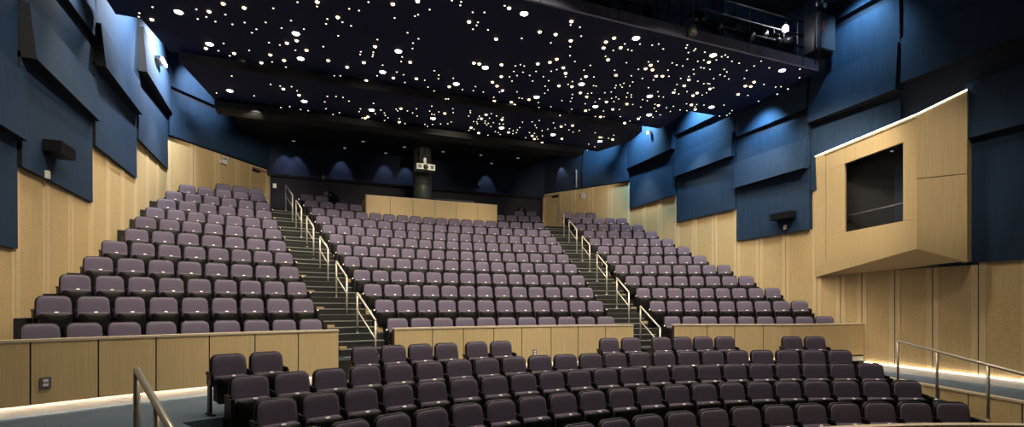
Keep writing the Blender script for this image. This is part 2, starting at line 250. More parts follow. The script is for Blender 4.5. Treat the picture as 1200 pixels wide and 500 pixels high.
def side_wall(s, name, bays, seams, toe):
    w = MB(); B = 9.6
    top = C(9.6)
    for (yf, yn, zt) in bays:
        x0, x1 = s*B, s*(B+.2)
        w.box((min(x0,x1),yn,zt-.3),(max(x0,x1),yf,top), M['navyback'])
    w.box((min(s*B,s*(B+.2)),6,-1.5),(max(s*B,s*(B+.2)),seams[0],C(1.0)), M['seam'])
    for a, b in zip(seams, seams[1:]):
        zt = [q[2] for q in bays if q[0]+1e-6 >= a > q[1]+1e-6][0]
        zb = toe
        def bx(y0, y1, p, mat, za=zb):
            xs = sorted((s*(B-p), s*(B+.03))); w.box((xs[0],y0,za),(xs[1],y1,zt), mat)
        g = .012
        bx(b+.14, a-.14, .012, M['perf']); bx(b+g, b+.14, .022, M['batten']); bx(a-.14, a-g, .022, M['batten'])
        bx(b-g, b+g, .004, M['seam'])
    return struct(w, name)
side_wall(1, 'wall_right', WT_R, SEAM_R, -.10)
side_wall(-1, 'wall_left', WT_L, SEAM_L, .1)
# rear diagonal walls, flanking the top of the stairs
def diag(s, name, A, Bp, zt, dark_from):
    w = MB(); A = Vector((*A,0)); Bq = Vector((*Bp,0)); L = (Bq-A).length; d = (Bq-A)/L; n = Vector((-d.y, d.x, 0))*(1 if s > 0 else -1)
    def bx(q0, q1, z0, z1, p, mat):
        v = []
        for z in (z0, z1):
            for q, o in ((q0,-p),(q1,-p),(q1,.15),(q0,.15)):
                pt = A+d*q-n*o*(-1)*1.0; v.append((pt.x-0, pt.y, z))
        w.hexa([tuple(Vector(t)) for t in v], mat)
    return w, A, d, n, L, bx
def inward(A, d):
    n = Vector((-d.y, d.x, 0)); c = Vector((0, 18, 0))
    return n if n.dot(c-A) > 0 else -n
DIAG = {}
def diag_wall(s, name, A, Bp):
    w = MB(); A = Vector((*A,0)); Bq = Vector((*Bp,0)); L = (Bq-A).length; d = (Bq-A)/L; n = inward(A, d)
    def bx(q0, q1, z0, z1, p, mat, mb=w, back=.15):
        v = []
        for z in (z0, z1):
            for q, o in ((q0,p),(q1,p),(q1,-back),(q0,-back)):
                pt = A+d*q+n*o; v.append((pt.x, pt.y, z))
        mb.hexa(v, mat)
    DIAG[s] = (A, d, n, L, bx)
    zt = C(6.1)
    door0, door1 = L-1.0, L-.12
    ends = [0, 1.05, 2.1, 3.1, door0-.02]
    for a, b in zip(ends, ends[1:]):
        bx(a+.14, b-.14, 3.5, zt, .012, M['perf']); bx(a+.01, a+.14, 3.5, zt, .022, M['batten']); bx(b-.14, b-.01, 3.5, zt, .022, M['batten'])
        bx(b-.01, b+.01, 3.5, zt, .002, M['seam'])
    bx(door1, L, 3.5, zt, .022, M['batten']); bx(door0-.03, door1+.02, 7.5, zt, .022, M['batten'])
    bx(0, L, zt, C(9.6), .0, M['navyback'])
    struct(w, name)
    # the door in its opening
    dm = MB()
    bx(door0, door1, 5.30, 7.48, -.08, M['wood'], dm, .14)
    dr = dm.build('door_1' if s < 0 else 'door_2', kind='structure')
    hm = MB(); bx(door0+.08, door0+.12, 6.25, 6.45, -.02, M['steel'], hm, .08); hm.build('door_handle', dr)
    hm = MB(); bx(door0+.05, door0+.42, 7.36, 7.43, .02, M['darkmetal'], hm, .08); hm.build('door_closer', dr)
diag_wall(-1, 'wall_rear_left', (-9.6,26.3), (-6.5,30.1))
diag_wall(1, 'wall_rear_right', (9.6,25.75), (6.9,29.95))
# back wall: lower plum wall set back under a dark blue upper wall
w = MB()
w.box((-6.6,30.15,5.0),(7.0,30.4,C(5.9)), M['backdark'])
w.box((-6.6,29.85,C(5.92)),(7.0,30.4,C(9.6)), M['backblue'])
w.box((-6.6,29.95,C(5.86)),(7.0,30.4,C(5.93)), M['black'])
struct(w, 'wall_back')
t = MB(); t.box((7.93,28.12,C(6.2)),(7.98,28.19,C(7.1)), M['steel'])
t.build('conduit_and_lit_edge', label='thin vertical lit edge, built as a pale bar, beside the right rear door', category='conduit_and_lit_edge')  # pale bar stands in for a thin edge catching light

# ------------------------------------------------------------------ blue acoustic panels on the side walls
BAYW = ['farthest','second farthest','third farthest','fourth','nearest']
def panel(s, yf, yn, z0, z1, pb, pt, label, kind='protruding'):
    o = thing('acoustic_panel', label, 'wall panel', (s*9.6,(yf+yn)/2,z0), 'blue acoustic panels')
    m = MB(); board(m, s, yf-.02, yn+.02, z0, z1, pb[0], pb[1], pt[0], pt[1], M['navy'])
    m.build('panel_face', o, world=True)
    return o
def side_panels(s, bays, side):
    for k, (yf, yn, lz0, lz1, b0, b1, gap) in enumerate(bays):
        w_ = BAYW[k]
        if lz0 is not None:
            panel(s, yf, yn, lz0, lz1, (.06,.10), (.05,.08), 'flat dark blue lower acoustic panel in the %s bay of the %s wall'%(w_, side))
        if b0 is None: continue
        panel(s, yf, yn, b0, b1, (.20,.30), (.13,.20), 'tilted blue acoustic panel jutting out in the %s bay of the %s wall'%(w_, side))
        top = C(9.5)
        if gap:
            panel(s, yf, yn, b1+.0, gap-.13, (.05,.10), (.07,.14), 'lit blue strip above jutting panel, %s bay of the %s wall'%(w_, side))
            panel(s, yf, yn, gap+.13, top, (.12,.20), (.05,.10), 'topmost blue acoustic panel in the %s bay of the %s wall'%(w_, side))
        else:
            panel(s, yf, yn, b1+.0, top, (.05,.10), (.08,.14), 'tall upper blue acoustic panel in the %s bay of the %s wall'%(w_, side))
side_panels(1, [(25.75,22.35,C(4.78),C(6.75),C(6.7),C(7.95),None),(22.35,19.1,C(3.6),C(5.6),C(5.5),C(6.4),C(7.15)),
  (19.1,16.14,C(2.42),C(4.4),C(4.32),C(5.25),C(6.05)),(16.14,13.5,C(3.6),C(5.5),C(5.7),C(6.95),C(8.3)),(13.5,6.5,C(1.05),C(3.95),C(5.85),C(7.05),None)], 'right')
o = panel(1, 12.03, 6.5, C(3.92), C(5.22), (.34,.50), (.26,.42), 'dark blue panel jutting out just beyond the projection booth')
side_panels(-1, [(26.3,22.7,C(4.9),C(6.95),C(6.9),C(8.2),None),(22.7,19.4,C(3.75),C(5.7),C(5.6),C(6.6),None),
  (19.4,16.1,C(2.42),C(4.4),C(4.3),C(5.25),C(6.1)),(16.1,9.0,C(1.0),C(2.95),C(2.85),C(4.05),None)], 'left')
for s, nm in ((-1,'left'),(1,'right')):
    A, d, n, L, bx = DIAG[s]
    o = thing('acoustic_panel', 'blue acoustic panel above the wood of the rear %s corner wall'%nm, 'wall panel', (A.x,A.y,C(6.15)), 'blue acoustic panels')
    m = MB(); z0, z1 = C(6.13), C(7.2)
    bx(.02, L*.96 if s < 0 else 2.55, z0, z1, .14, M['navy'], m, 0); m.build('panel_face', o, world=True)
    m = MB(); bx(.02, L*.9 if s < 0 else 2.55, z1+.0, C(7.72) if s < 0 else C(9.5), .05, M['navy'], m, 0); m.build('upper_face', o, world=True)
    if s < 0:
        m = MB(); bx(.02, L*.9, C(7.9), C(9.5), .10, M['navy'], m, 0); m.build('top_face', o, world=True)

# ------------------------------------------------------------------ half walls (wood parapets) along the cross aisle
def parapet(label, ts, straight=None, outlet=None):
    c = P(16.2, (ts[0]+ts[-1])/2)
    o = thing('half_wall', label, 'half wall', (c[0],c[1],0), 'wood half walls along the cross aisle')
    for a, b in zip(ts, ts[1:]):
        m = MB(); g = .0006
        m.arc(16.2, 16.225, a+g, b-g, .15, 1.015, M['wood'], n=4); m.build('wood_panel', o, world=True)
    for q in ts[1:-1]:
        m = MB(); m.arc(16.212, 16.228, q-.0008, q+.0008, .15, 1.015, M['seam'], n=1); m.build('joint', o, world=True)
    m = MB(); m.arc(16.225, 16.34, ts[0], ts[-1], .21, 1.015, M['seam'])
    if straight: m.hexa(straight(.04,.14,0,1.015), M['seam'])
    m.build('core', o, world=True)
    m = MB(); m.arc(16.19, 16.37, ts[0], ts[-1], 1.015, 1.05, M['cap'])
    if straight: m.hexa(straight(-.01,.17,1.015,1.05), M['cap'])
    m.build('cap', o, world=True)
    m = MB(); m.arc(16.255, 16.34, ts[0], ts[-1], 0, .21, M['toe'])
    if straight: m.hexa(straight(.015,.04,0,.13), M['toe'])
    m.build('baseboard', o, world=True)
    m = MB(); m.arc(16.228, 16.250, ts[0], ts[-1], .195, .21, M['led'])
    m.build('light_strip', o, world=True)
    if straight:
        q = straight(0,.04,.17,1.015); m = MB(); m.hexa(q, M['wood']); m.build('wood_panel', o, world=True)
    for e in (ts[0], ts[-1]):
        pass
    if outlet:
        t, z, ww = outlet; x, y = P(16.19, t)
        ou = thing('wall_outlet', 'small metal outlet plate low on the '+('left' if t < 0 else 'centre')+' wood half wall', 'outlet', (x,y,z), rz=-t)
        m = MB(); m.box((-ww,-.012,-.075),(ww,.012,.075), M['grey']); m.build('cover_plate', ou)
        for zz in (-.03,.03):
            m = MB(); m.box((-.028,-.018,zz-.02),(.028,-.01,zz+.02), M['plate']); m.build('socket', ou)
parapet('left wood half wall, longest stretch, in front of the left upper seats', [-.633,-.597,-.551,-.505,-.46,-.413,-.368,-.321,-.273], outlet=(-.5415,.443,.06))
parapet('centre wood half wall between the two stair aisles', [-.201,-.147,-.101,-.054,-.009,.039,.084,.131,.179], outlet=(.0115,.39,.05))
pe = Vector((*P(16.2,.443),0)); pq = Vector((9.55,14.5,0)); pd = (pq-pe).normalized(); pn = Vector((-pd.y,pd.x,0))
def strp(a, b, z0, z1):
    v = []
    for z in (z0, z1):
        for q, o_ in ((pe,a),(pq,a),(pq,b),(pe,b)):
            r = q+pn*o_; v.append((r.x,r.y,z))
    return v
parapet('right wood half wall ending at the right side wall', [.248,.304,.35,.397,.443], straight=strp)

# ------------------------------------------------------------------ stairs with light nosings
for s, nm in ((-1,'left'),(1,'right')):
    c = P(16.4, s*.22)
    o = thing('aisle_stairs', 'dark %s aisle staircase with pale nosings climbing between seat blocks'%nm, 'stairs', (c[0],c[1],0), 'aisle stairs')
    ta, tb = sorted((s*AIS0, s*AIS1))
    for m_ in range(-2, 33):
        R0 = 16.90+.304*m_+(.12 if m_ == -2 else 0); i = max(0, m_//3); base = tz(0) if m_ < 0 else tz(i); nx = tz(min(11,i+1))
        z = tz(0)+.14*m_ if m_ < 0 else base+(nx-base)*(m_%3)/3
        h = .15
        m = MB(); R9 = 16.90+.304*m_+.305
        m.arc(R0, R9, ta, tb, z-.16 if m_ > -2 else 0, z+.003, M['riser'], n=3, top=M['tread']); st = m.build('step', o, world=True)
        m = MB(); m.arc(R0-.012, R0+.045, ta, tb, z-.018, z+.008, M['nosing'], n=3)
        nb = m.build('nosing', st); nb.data.transform(Matrix.Translation(-o.location))
    # wooden step cheeks where the rows meet the stairs
    for i in range(11):
        for e in (AIS0-.004, AIS1-.004):
            t0 = s*e; R0 = R1+DR*i
            m = MB(); m.arc(R0-.20, R0+.12, t0, t0+s*.009 if s > 0 else t0+.009, tz(i)+.0, tz(i)+.20, M['tan'], n=1)
            m.build('step_cheek', o, world=True)

# ------------------------------------------------------------------ steel handrails
def railing(label, a, b, za, zb, h, cat='railing', grp=None, mid=True, posts=2, r=.021, name='handrail'):
    a = Vector(a); b = Vector(b)
    o = thing(name, label, cat, (a.x,a.y,za), grp)
    def W(m, nm):
        ob = m.build(nm, o); ob.data.transform(Matrix.Translation(-o.location))
    ta, tb = Vector((a.x,a.y,za+h)), Vector((b.x,b.y,zb+h))
    for k in range(posts):
        q = k/(posts-1); p = a.lerp(b,q); z = za+(zb-za)*q
        m = MB(); m.tube([(p.x,p.y,z),(p.x,p.y,z+h-.01)], r, M['steel']); m.lathe((p.x,p.y,z),[(.05,0),(.05,.012),(r,.02)], M['steel'], 10); W(m,'post')
    m = MB(); m.tube([ta,tb], r*1.1, M['steel']); W(m,'top_rail')
    if mid:
        m = MB(); m.tube([ta-Vector((0,0,h*.42)), tb-Vector((0,0,h*.42))], r*.7, M['steel']); W(m,'mid_rail')
    return o
def stairz(R): return tz(0)+.4935*(R-17.05)
for s, nm, off in ((-1,'left',-.215),(1,'right',.221)):
    RU = [18.0,19.8,21.55,23.25,24.9,26.75] if s < 0 else [17.35,19.2,21.15,22.95,24.85,27.3]
    RD = [16.72,18.85,20.65,22.35,24.05,25.5] if s < 0 else [16.1,18.2,20.15,22.0,23.7,25.7]
    W6 = ['lowest','second lowest','third lowest','third highest','second highest','highest']
    for k in range(6):
        a = P(RU[k], off); b = P(RD[k], off)
        zu, zd = stairz(RU[k]), max(0, stairz(RD[k]))
        railing('%s steel handrail section on the %s stair aisle'%(W6[k], nm), (*a,0), (*b,0), zu-.02, zd-.02, .98, grp='aisle handrails')
railing('long steel handrail on posts beside the ramp at the right wall', (7.63,12.44,0), (5.45,8.9,0), -.26, -.62, .98, posts=4, mid=False, r=.025)
railing('steel handrail end at the front left above the side steps', (-6.45,10.62,0), (-5.6,9.0,0), C(-.585)-.92, C(-1.35)-.92, .92, posts=4, mid=False, r=.028)

# ------------------------------------------------------------------ ramp retaining wall and front pit wall
def seg_hex(p, q, n, a, b, z):
    p = Vector((*p,0)); q = Vector((*q,0)); n = Vector((*n,0)); out = []
    for j in (0, 1):
        for pt, o_, zz in ((p,a,z[0][j]),(q,a,z[1][j]),(q,b,z[1][j]),(p,b,z[0][j])):
            r = pt+n*o_; out.append((r.x,r.y,zz))
    return out
CA, CB = Vector((8.62,14.1)), Vector((7.3,9.2)); cd = (CB-CA).normalized(); cn = Vector((cd.y,-cd.x))
if cn.x > 0: cn = -cn
o = thing('ramp_wall', 'low wood wall with pale cap holding up the carpeted ramp on the right', 'low wall', (8,11.6,-1))
def zr(q): return -.255+(-.325+.255)*q
cuts = [0,.12,.30,.475,.60,.80,1.0]
for a, b in zip(cuts, cuts[1:]):
    p = CA.lerp(CB, a+.003); q = CA.lerp(CB, b-.003)
    m = MB(); m.hexa(seg_hex(p, q, cn, 0, .05, ((-1.3,zr(a)),(-1.3,zr(b)))), M['wood']); m.build('wood_panel', o, world=True)
m = MB(); m.hexa(seg_hex(CA, CB, cn, -.04, .03, ((-1.3,zr(0)-.02),(-1.3,zr(1)-.02))), M['seam']); m.build('core', o, world=True)
m = MB(); m.hexa(seg_hex(CA, CB, cn, -.06, .065, ((zr(0),zr(0)+.045),(zr(1),zr(1)+.045))), M['cap']); m.build('cap', o, world=True)
o = thing('pit_wall', 'low curved wall with a pale cap in front of the lowest seat row', 'low wall', (*P(9.8,.2),-.95))
m = MB(); m.arc(9.76, 9.84, -.02, .60, -.95, C(-1.655), M['wood']); m.build('wood_panel', o, world=True)
m = MB(); m.arc(9.73, 9.87, -.02, .60, C(-1.655), C(-1.625), M['cap']); m.build('cap', o, world=True)
# light-washed white base along the right wall
b = MB()
b.hexa([(9.56,9.2,-.335),(9.6,9.2,-.335),(9.6,14.55,-.22),(9.56,14.55,-.22),(9.56,9.2,-.17),(9.6,9.2,-.17),(9.6,14.55,-.055),(9.56,14.55,-.055)], M['toe'])
struct(b, 'baseboard_right')
b = MB()
for k in range(8):
    y0 = 9.2+k*.66; y1 = y0+.64; z = -.152+(k+.5)*.66/5.35*.115
    b.hexa([(9.535,y0,z-.007),(9.555,y0,z-.007),(9.555,y1,z+.007),(9.535,y1,z+.007),(9.535,y0,z+.001),(9.555,y0,z+.001),(9.555,y1,z+.015),(9.535,y1,z+.015)], M['led2'])
b.build('light_strip', label='glowing light strip above the white baseboard along the right wall', category='light strip')

# ------------------------------------------------------------------ seats
def rpanel(mb, w0, w1, z0, z1, r, y0, y1, bulge, mat, lean=0, n=5, curve=0, inset=.012, crown=0):
    """upholstered pad: rounded outline w0 wide at the foot, w1 at the top, from y1 (rear) to y0 (front)"""
    pts = []
    H = z1-z0
    for cx, cz, a0 in ((1,1,0),(-1,1,90),(-1,0,180),(1,0,270)):
        rr = r if cz else r*.7
        for k in range(n+1):
            a = radians(a0+90*k/n)
            w = w1 if cz else w0
            x = cx*(w/2-rr)+rr*cos(a); z = (z1-rr if cz else z0+rr)+rr*sin(a); pts.append((x,z))
    K = len(pts); vs = []
    def ring(sc_, y, q=0):
        for x, z in pts:
            zc = (z0+z1)/2; X = x*(1-sc_/(w1/2)); Z = zc+(z-zc)*(1-sc_/(H/2))-crown*(X/(w1/2))**2*max(0,(z-zc)/(H/2))
            vs.append((X, y+lean*(Z-z0)+curve*((X/(w1/2))**2), Z))
    ring(.0, y1); ring(0, y0+.01); ring(inset, y0-.002); ring(.05, y0-bulge*.6); ring(min(H,w1)*.32, y0-bulge)
    fs = [(i*K+k,i*K+(k+1)%K,(i+1)*K+(k+1)%K,(i+1)*K+k) for i in range(4) for k in range(K)]
    fs += [tuple(range(K))[::-1], tuple(range(4*K,5*K))]
    mb.add(vs, fs, mat, True)
def seat_proto(kind):
    """kind: 0 inner, 1 with an extra right end standard, 2 with a solid left end panel, 3 solid end panel both"""
    o = thing('theater_seat', 'seat', 'seat')
    m = MB(); rpanel(m, .525, .492, .36, SH, .10, -.050, .008, 0, M['shell'], lean=.10, curve=-.03, crown=.018); m.build('back_shell', o)
    m = MB(); rpanel(m, .495, .462, .40, SH-.016, .088, -.068, -.045, .020, M['fabric'], lean=.10, curve=-.03, crown=.018); m.build('backrest', o)
    m = MB(); rpanel(m, .44, .455, .17, .545, .045, -.250, -.125, .0, M['fabric'], n=4, curve=.055, crown=.025); m.build('seat_cushion', o)
    m = MB(); rpanel(m, .43, .455, .15, .515, .05, -.280, -.251, .012, M['shell'], n=4, curve=.05); pan = m.build('seat_pan', o)
    m = MB(); m.hexa([(-.026,-.262,.522),(.026,-.262,.522),(.026,-.240,.530),(-.026,-.240,.530),(-.026,-.260,.532),(.026,-.260,.532),(.026,-.238,.545),(-.026,-.238,.545)], M['plate']); m.build('number_plate', pan)  # the white also carries the glint of the metal plate
    def standard(x, nm, solid):
        m = MB()
        if solid:
            m.box((x-.02,-.25,.03),(x+.02,.02,.55), M['shell'])
        else:
            m.box((x-.015,-.15,.02),(x+.015,-.03,.50), M['shell']); m.box((x-.016,-.20,.42),(x+.016,.0,.55), M['shell'])
        m.box((x-.03,-.26,.0),(x+.03,.0,.022), M['shell']); m.build(nm, o)
        m = MB(); m.hexa([(x-.018,-.17,.552),(x+.018,-.17,.552),(x+.024,.02,.552),(x-.024,.02,.552),(x-.014,-.165,.580),(x+.014,-.165,.580),(x+.020,.02,.590),(x-.020,.02,.590)], M['shell'])
        m.build('armrest', o)
    standard(-.272, 'standard', kind in (2,4))
    if kind in (1,3,5): standard(.272, 'standard', kind in (3,5))
    if kind in (2,3):
        x = -.296 if kind == 2 else .296
        m = MB(); m.lathe((x,-.2,.55),[(.012,-.015),(.017,0),(.012,.015)], M['small'], 8); m.build('aisle_light', o)
    return o
PROTO = {k: seat_proto(k) for k in (0,1,2,3,4,5)}
KIDS = {k: [(c, [g for g in c.children]) for c in PROTO[k].children] for k in PROTO}
seats = []     # (distance, x, y, z, th, widthscale, kind, label, group)
CAMXY = (-4.961, 4.825)
def seat(R, t, z, ws, kind, label, group):
    x, y = P(R, t); b = (x-CAMXY[0])*sin(.381)+(y-CAMXY[1])*cos(.381)
    seats.append((b, x, y, z, t, ws, kind, label, group))
for i in range(12):
    R = R1+DR*i; z = tz(i); _, pC, wv, pS = TIER[i]; n = NCEN[i]; half = n/2*pC
    row = 'front row' if i == 0 else ('back row' if i == 11 else ORD[i+1]+' row up')
    ks = list(range(n))
    if i == 10: ks = [0,1,2,3]+[14,15,16,17]
    if i == 11: ks = [0,1]+[16,17]
    for j, k in enumerate(ks):
        kind = 2 if k == 0 else (3 if k == n-1 else 0)
        if i == 10 and k == 3 or i == 11 and k == 1: kind = 1
        if i >= 10:
            hn = len(ks)//2; sd = 'left' if j < hn else 'right'; lab = 'purple folding seat %s of the control booth, %s from left, %s of centre block'%(sd, ORD[(j%hn)+1], row)
        else: lab = 'purple folding seat, %s from the left, %s of the centre upper block'%(ORD[j+1], row)
        seat(R, (k-(n-1)/2)*pC/R, z, pC/.55, kind, lab, 'seats of the centre upper block')
    for s, nm in ((-1,'left'),(1,'right')):
        m_ = NSIDE[i]
        for k in range(m_):
            t = s*(half+wv+pS*(k+.5))/R
            j = k+1 if s > 0 else m_-k
            if s > 0: kind = 2 if k == 0 else (1 if k == m_-1 else 0)
            else: kind = 3 if k == 0 else 0
            seat(R, t, z, pS/.55, kind, 'purple folding seat, %s from the left, %s of the %s upper block'%(ORD[j], row, nm), 'seats of the %s upper block'%nm)
ORCH = {1:[-.428,-.392,-.283,-.247,-.211,-.175,-.131,-.094,.081,.118,.169,.205,.24,.276,.386,.422],
 2:[-.42+.041*k for k in range(22)], 3:[-.425+.0432*k for k in range(21)], 4:[-.430+.0461*k for k in range(20)], 5:[-.265+.0538*k for k in range(14)]}
OROW = {1:'back row',2:'second row from the back',3:'third row from the back',4:'fourth row from the back',5:'lowest row'}
for r, ts in ORCH.items():
    step = {1:.036,2:.041,3:.0432,4:.0461,5:.0538}[r]
    for k, t in enumerate(ts):
        left_end = k == 0 or ts[k]-ts[k-1] > step*1.3; right_end = k == len(ts)-1 or ts[k+1]-t > step*1.3
        kind = 1 if right_end else 0
        if r > 1 and k == 0: kind = 4
        if r > 1 and k == len(ts)-1: kind = 5
        if r <= 2 or r == 3: lab = 'purple folding seat, %s from the left, %s of the front section'%(ORD[k+1], OROW[r])
        else: lab = 'purple folding seat, %s from the right, %s of the front section'%(ORD[len(ts)-k], OROW[r])
        seat(OR[r], t, OZ[r] if r > 1 else 0, min(1.05, step*OR[r]/.55), kind, lab, 'seats of the front section')
seats.sort(key=lambda q: q[0])
def copy_seat(q, first=None):
    b, x, y, z, t, ws, kind, label, group = q
    src = PROTO[kind]
    r = src.copy(); COL.objects.link(r); r.location = (x,y,z); r.rotation_euler = (0,0,-t); r.scale = (ws,1,1)
    r['label'] = label; r['category'] = 'seat'; r['group'] = group
    for c, gs in KIDS[kind]:
        d = c.copy(); COL.objects.link(d); d.parent = r
        for g in gs:
            e = g.copy(); COL.objects.link(e); e.parent = d
for q in seats[:300]: copy_seat(q)
rest = MB(); rest_seats = seats[300:]
for b_, x, y, z, t, ws, kind, lab, grp in rest_seats:
    mt = Matrix.Translation((x,y,z))@Matrix.Rotation(-t,4,'Z')@Matrix.Diagonal((ws,1,1,1))
    for c, gs in KIDS[kind]:
        for ob in [c]+gs:
            me = ob.data; base = [mt@v.co for v in me.vertices]
            off = len(rest.v); rest.v += [tuple(v) for v in base]
            for p in me.polygons:
                rest.f.append([k+off for k in p.vertices]); rest.m.append(rest.mi(me.materials[p.material_index])); rest.sm.append(p.use_smooth)
me = bpy.data.meshes.new('distant_seats'); me.from_pydata(rest.v, [], rest.f)
for m_ in rest.mats: me.materials.append(m_)
me.polygons.foreach_set('material_index', rest.m); me.polygons.foreach_set('use_smooth', rest.sm)
o = bpy.data.objects.new('distant_theater_seats', me); COL.objects.link(o)
o['kind'] = 'stuff'; o['label'] = 'highest rows of purple folding seats below the control booth and rear walls'; o['category'] = 'seats'
for k in PROTO:
    for c, gs in KIDS[k]:
        for g in gs: bpy.data.objects.remove(g)
        bpy.data.objects.remove(c)
    bpy.data.objects.remove(PROTO[k])

# ------------------------------------------------------------------ ceiling clouds
Z1, Z2, Z3, ZB = C(7.0), C(6.7), C(6.4), C(7.3)
cl = MB()
cl.prism([(-9.2,15.55),(9.15,15.55),(9.4,19.4),(7.5,19.45),(7.85,20.4),(7.85,21.3),(-8.45,21.3),(-8.7,19.7),(-9.2,19.7)], Z1, Z1+.25, M['ceil'])
cl.prism([(-8.2,21.1),(6.9,21.1),(7.15,22.2),(6.66,23.9),(-7.7,23.9)], Z2+.001, Z2+.25, M['ceil'])
cl.prism([(-8.2,21.07),(6.75,21.07),(6.75,21.12),(-8.2,21.12)], Z2, Z2+.20, M['dfascia'])
cl.prism([(-7.7,23.5),(5.75,23.5),(5.75,23.8),(-7.7,23.8)], Z3, Z3+.22, M['dfascia'])
cl.prism([(-7.7,23.81),(5.75,23.81),(5.75,24.2),(-7.7,24.2)], Z3, Z3+1.2, M['black'])
cl.prism([(-7.5,24.2),(5.8,24.2),(5.8,30.2),(-7.5,30.2)], ZB, ZB+.2, M['black'])
cl.prism([(-10,5),(10,5),(10,30.6),(-10,30.6)], C(9.6), C(9.8), M['black'])
struct(cl, 'ceiling')
f = MB(); f.prism([(-9.2,15.48),(9.06,15.48),(9.06,15.56),(-9.2,15.56)], Z1, Z1+.27, M['fascia'])
for k in range(9):
    x = -8.4+2.1*k; f.prism([(x,15.474),(x+.02,15.474),(x+.02,15.49),(x,15.49)], Z1, Z1+.27, M['seam'])
f.build('trim_1', kind='structure')

def sphere_cap(mb, r, mat): mb.lathe((0,0,0), [(r*.3,-r*.75),(r*.75,-r*.5),(r,-r*.1),(r,.01)], mat, 10)
def zof(k): return Z1 if k == 1 else Z2
# downlights
p0 = thing('downlight', 'x', 'ceiling light')
m = MB(); m.lathe((0,0,0), [(.105,-.006),(.10,-.012),(.09,-.004),(.09,.01)], M['white'], 24); m.build('trim_ring', p0)
m = MB(); m.lathe((0,0,0), [(.085,-.014),(.08,-.02)], M['lamp'], 24); m.build('lens', p0)
kid = list(p0.children)
dl = sorted(DOWN, key=lambda a: (round(a[1]), a[0]))
rows = {}
for a in DOWN: rows.setdefault(16 if a[1] < 17 else 19 if a[1] < 19.6 else 20 if a[1] < 21.2 else 23, []).append(a)
RN = {16:'front row',19:'second row',20:'third row',23:'rear row'}
for rk, L in rows.items():
    L.sort()
    for j, a in enumerate(L):
        r = p0.copy(); COL.objects.link(r); r.location = (a[0],a[1],zof(a[2]))
        r['label'] = 'round bright ceiling downlight, %s from the left in the %s of the star ceiling'%(ORD[j+1], RN[rk]); r['category'] = 'ceiling light'; r['group'] = 'round ceiling downlights'
        for c in kid:
            d = c.copy(); COL.objects.link(d); d.parent = r
for c in kid: bpy.data.objects.remove(c)
bpy.data.objects.remove(p0)
# star lights
def star_mesh(nm, r, mat):
    m = MB(); sphere_cap(m, r, mat); ob = m.build(nm); me = ob.data; bpy.data.objects.remove(ob); return me
sm = star_mesh('star_light', .046, M['star']); dm = star_mesh('star_light', .021, M['dot'])
allst = [(a[0],a[1],a[2],1) for a in STAR]+[(a[0],a[1],a[2],0) for a in DOT]
def dist(a): return (a[0]-CAMXY[0])*sin(.381)+(a[1]-CAMXY[1])*cos(.381)
big = [a for a in allst if a[3]]; small = sorted([a for a in allst if not a[3]], key=dist)
ind = big+small[:300-len(big)]; stuff = small[300-len(big):]
def ang(a): return ((a[0]-CAMXY[0])*cos(.381)-(a[1]-CAMXY[1])*sin(.381))/dist(a)
for sz, adj in ((1,'large warm'),(0,'tiny')):
    for slab, sn in ((1,'front'),(2,'rear')):
        L = sorted([a for a in ind if a[3] == sz and a[2] == slab], key=ang)
        for j, a in enumerate(L):
            ob = bpy.data.objects.new('star_light', sm if sz else dm); COL.objects.link(ob); ob.location = (a[0],a[1],zof(slab)+.0)
            ob['label'] = '%s star light, %s from the left on the %s ceiling slab'%(adj, ordn(j+1), sn)
            ob['category'] = 'ceiling light'; ob['group'] = '%s star lights on the %s ceiling slab'%(adj, sn)
m = MB()
for a in stuff:
    r = .021; m.lathe((a[0],a[1],zof(a[2])), [(r*.3,-r*.75),(r*.75,-r*.5),(r,-r*.1),(r,.01)], M['dot'], 8)
m.build('pinpoint_lights', kind='stuff', label='scatter of tiny pinpoint lights farther back on the starry ceiling', category='ceiling lights')
for j, (x, y) in enumerate([(-5.5,29.23),(-3.35,29.41),(-2.66,28.15),(-1.5,29.5),(-.84,28.27),(.97,28.3),(2.78,28.14),(3.73,29.31),(4.61,27.95)]):
    m = MB(); m.lathe((0,0,0), [(.07,-.012),(.05,-.02)], M['dim'], 12)
    ob = m.build('recessed_light', label='faint recessed light, %s from the left, in the black ceiling over the back wall'%ORD[j+1], category='ceiling light', group='faint recessed lights over the back wall')
    ob.location = (x,y,ZB)

# ------------------------------------------------------------------ control booth, column, projector, moving lights
o = thing('control_booth', 'long blond wood control booth counter at the back of the centre seats', 'booth', (0,26.3,tz(10)))
xs = [-2.72,-1.77,-.83,.11,1.05,1.99,2.92]
for a, b in zip(xs, xs[1:]):
    m = MB(); m.box((a+.008,26.30,tz(10)-.02),(b-.008,26.34,C(4.55)), M['wood']); m.build('wood_panel', o, world=True)
for x in (-2.74, 2.90):
    m = MB(); m.box((x,26.345,tz(10)-.02),(x+.04,28.1,C(4.55)), M['wood']); m.build('side_panel', o, world=True)
m = MB(); m.box((-2.70,26.345,tz(10)-.02),(2.90,26.44,C(4.53)), M['seam']); m.build('core', o, world=True)
m = MB(); m.box((-2.70,26.45,C(4.1)),(2.90,27.2,C(4.14)), M['darkmetal']); m.build('desk', o, world=True)
m = MB(); m.box((-2.75,26.29,C(4.55)),(2.95,26.46,C(4.575)), M['cap']); m.build('cap', o, world=True)
o = thing('mixing_console', 'long low dark console with a pale edge behind the control booth counter', 'console', (1.2,27.4,C(4.14)))
m = MB(); m.hexa([(.4,26.9,C(4.14)),(2.2,26.9,C(4.14)),(2.2,27.6,C(4.14)),(.4,27.6,C(4.14)),(.4,27.4,C(4.86)),(2.2,27.4,C(4.86)),(2.2,27.6,C(4.86)),(.4,27.6,C(4.86))], M['darkmetal']); m.build('console_body', o, world=True)
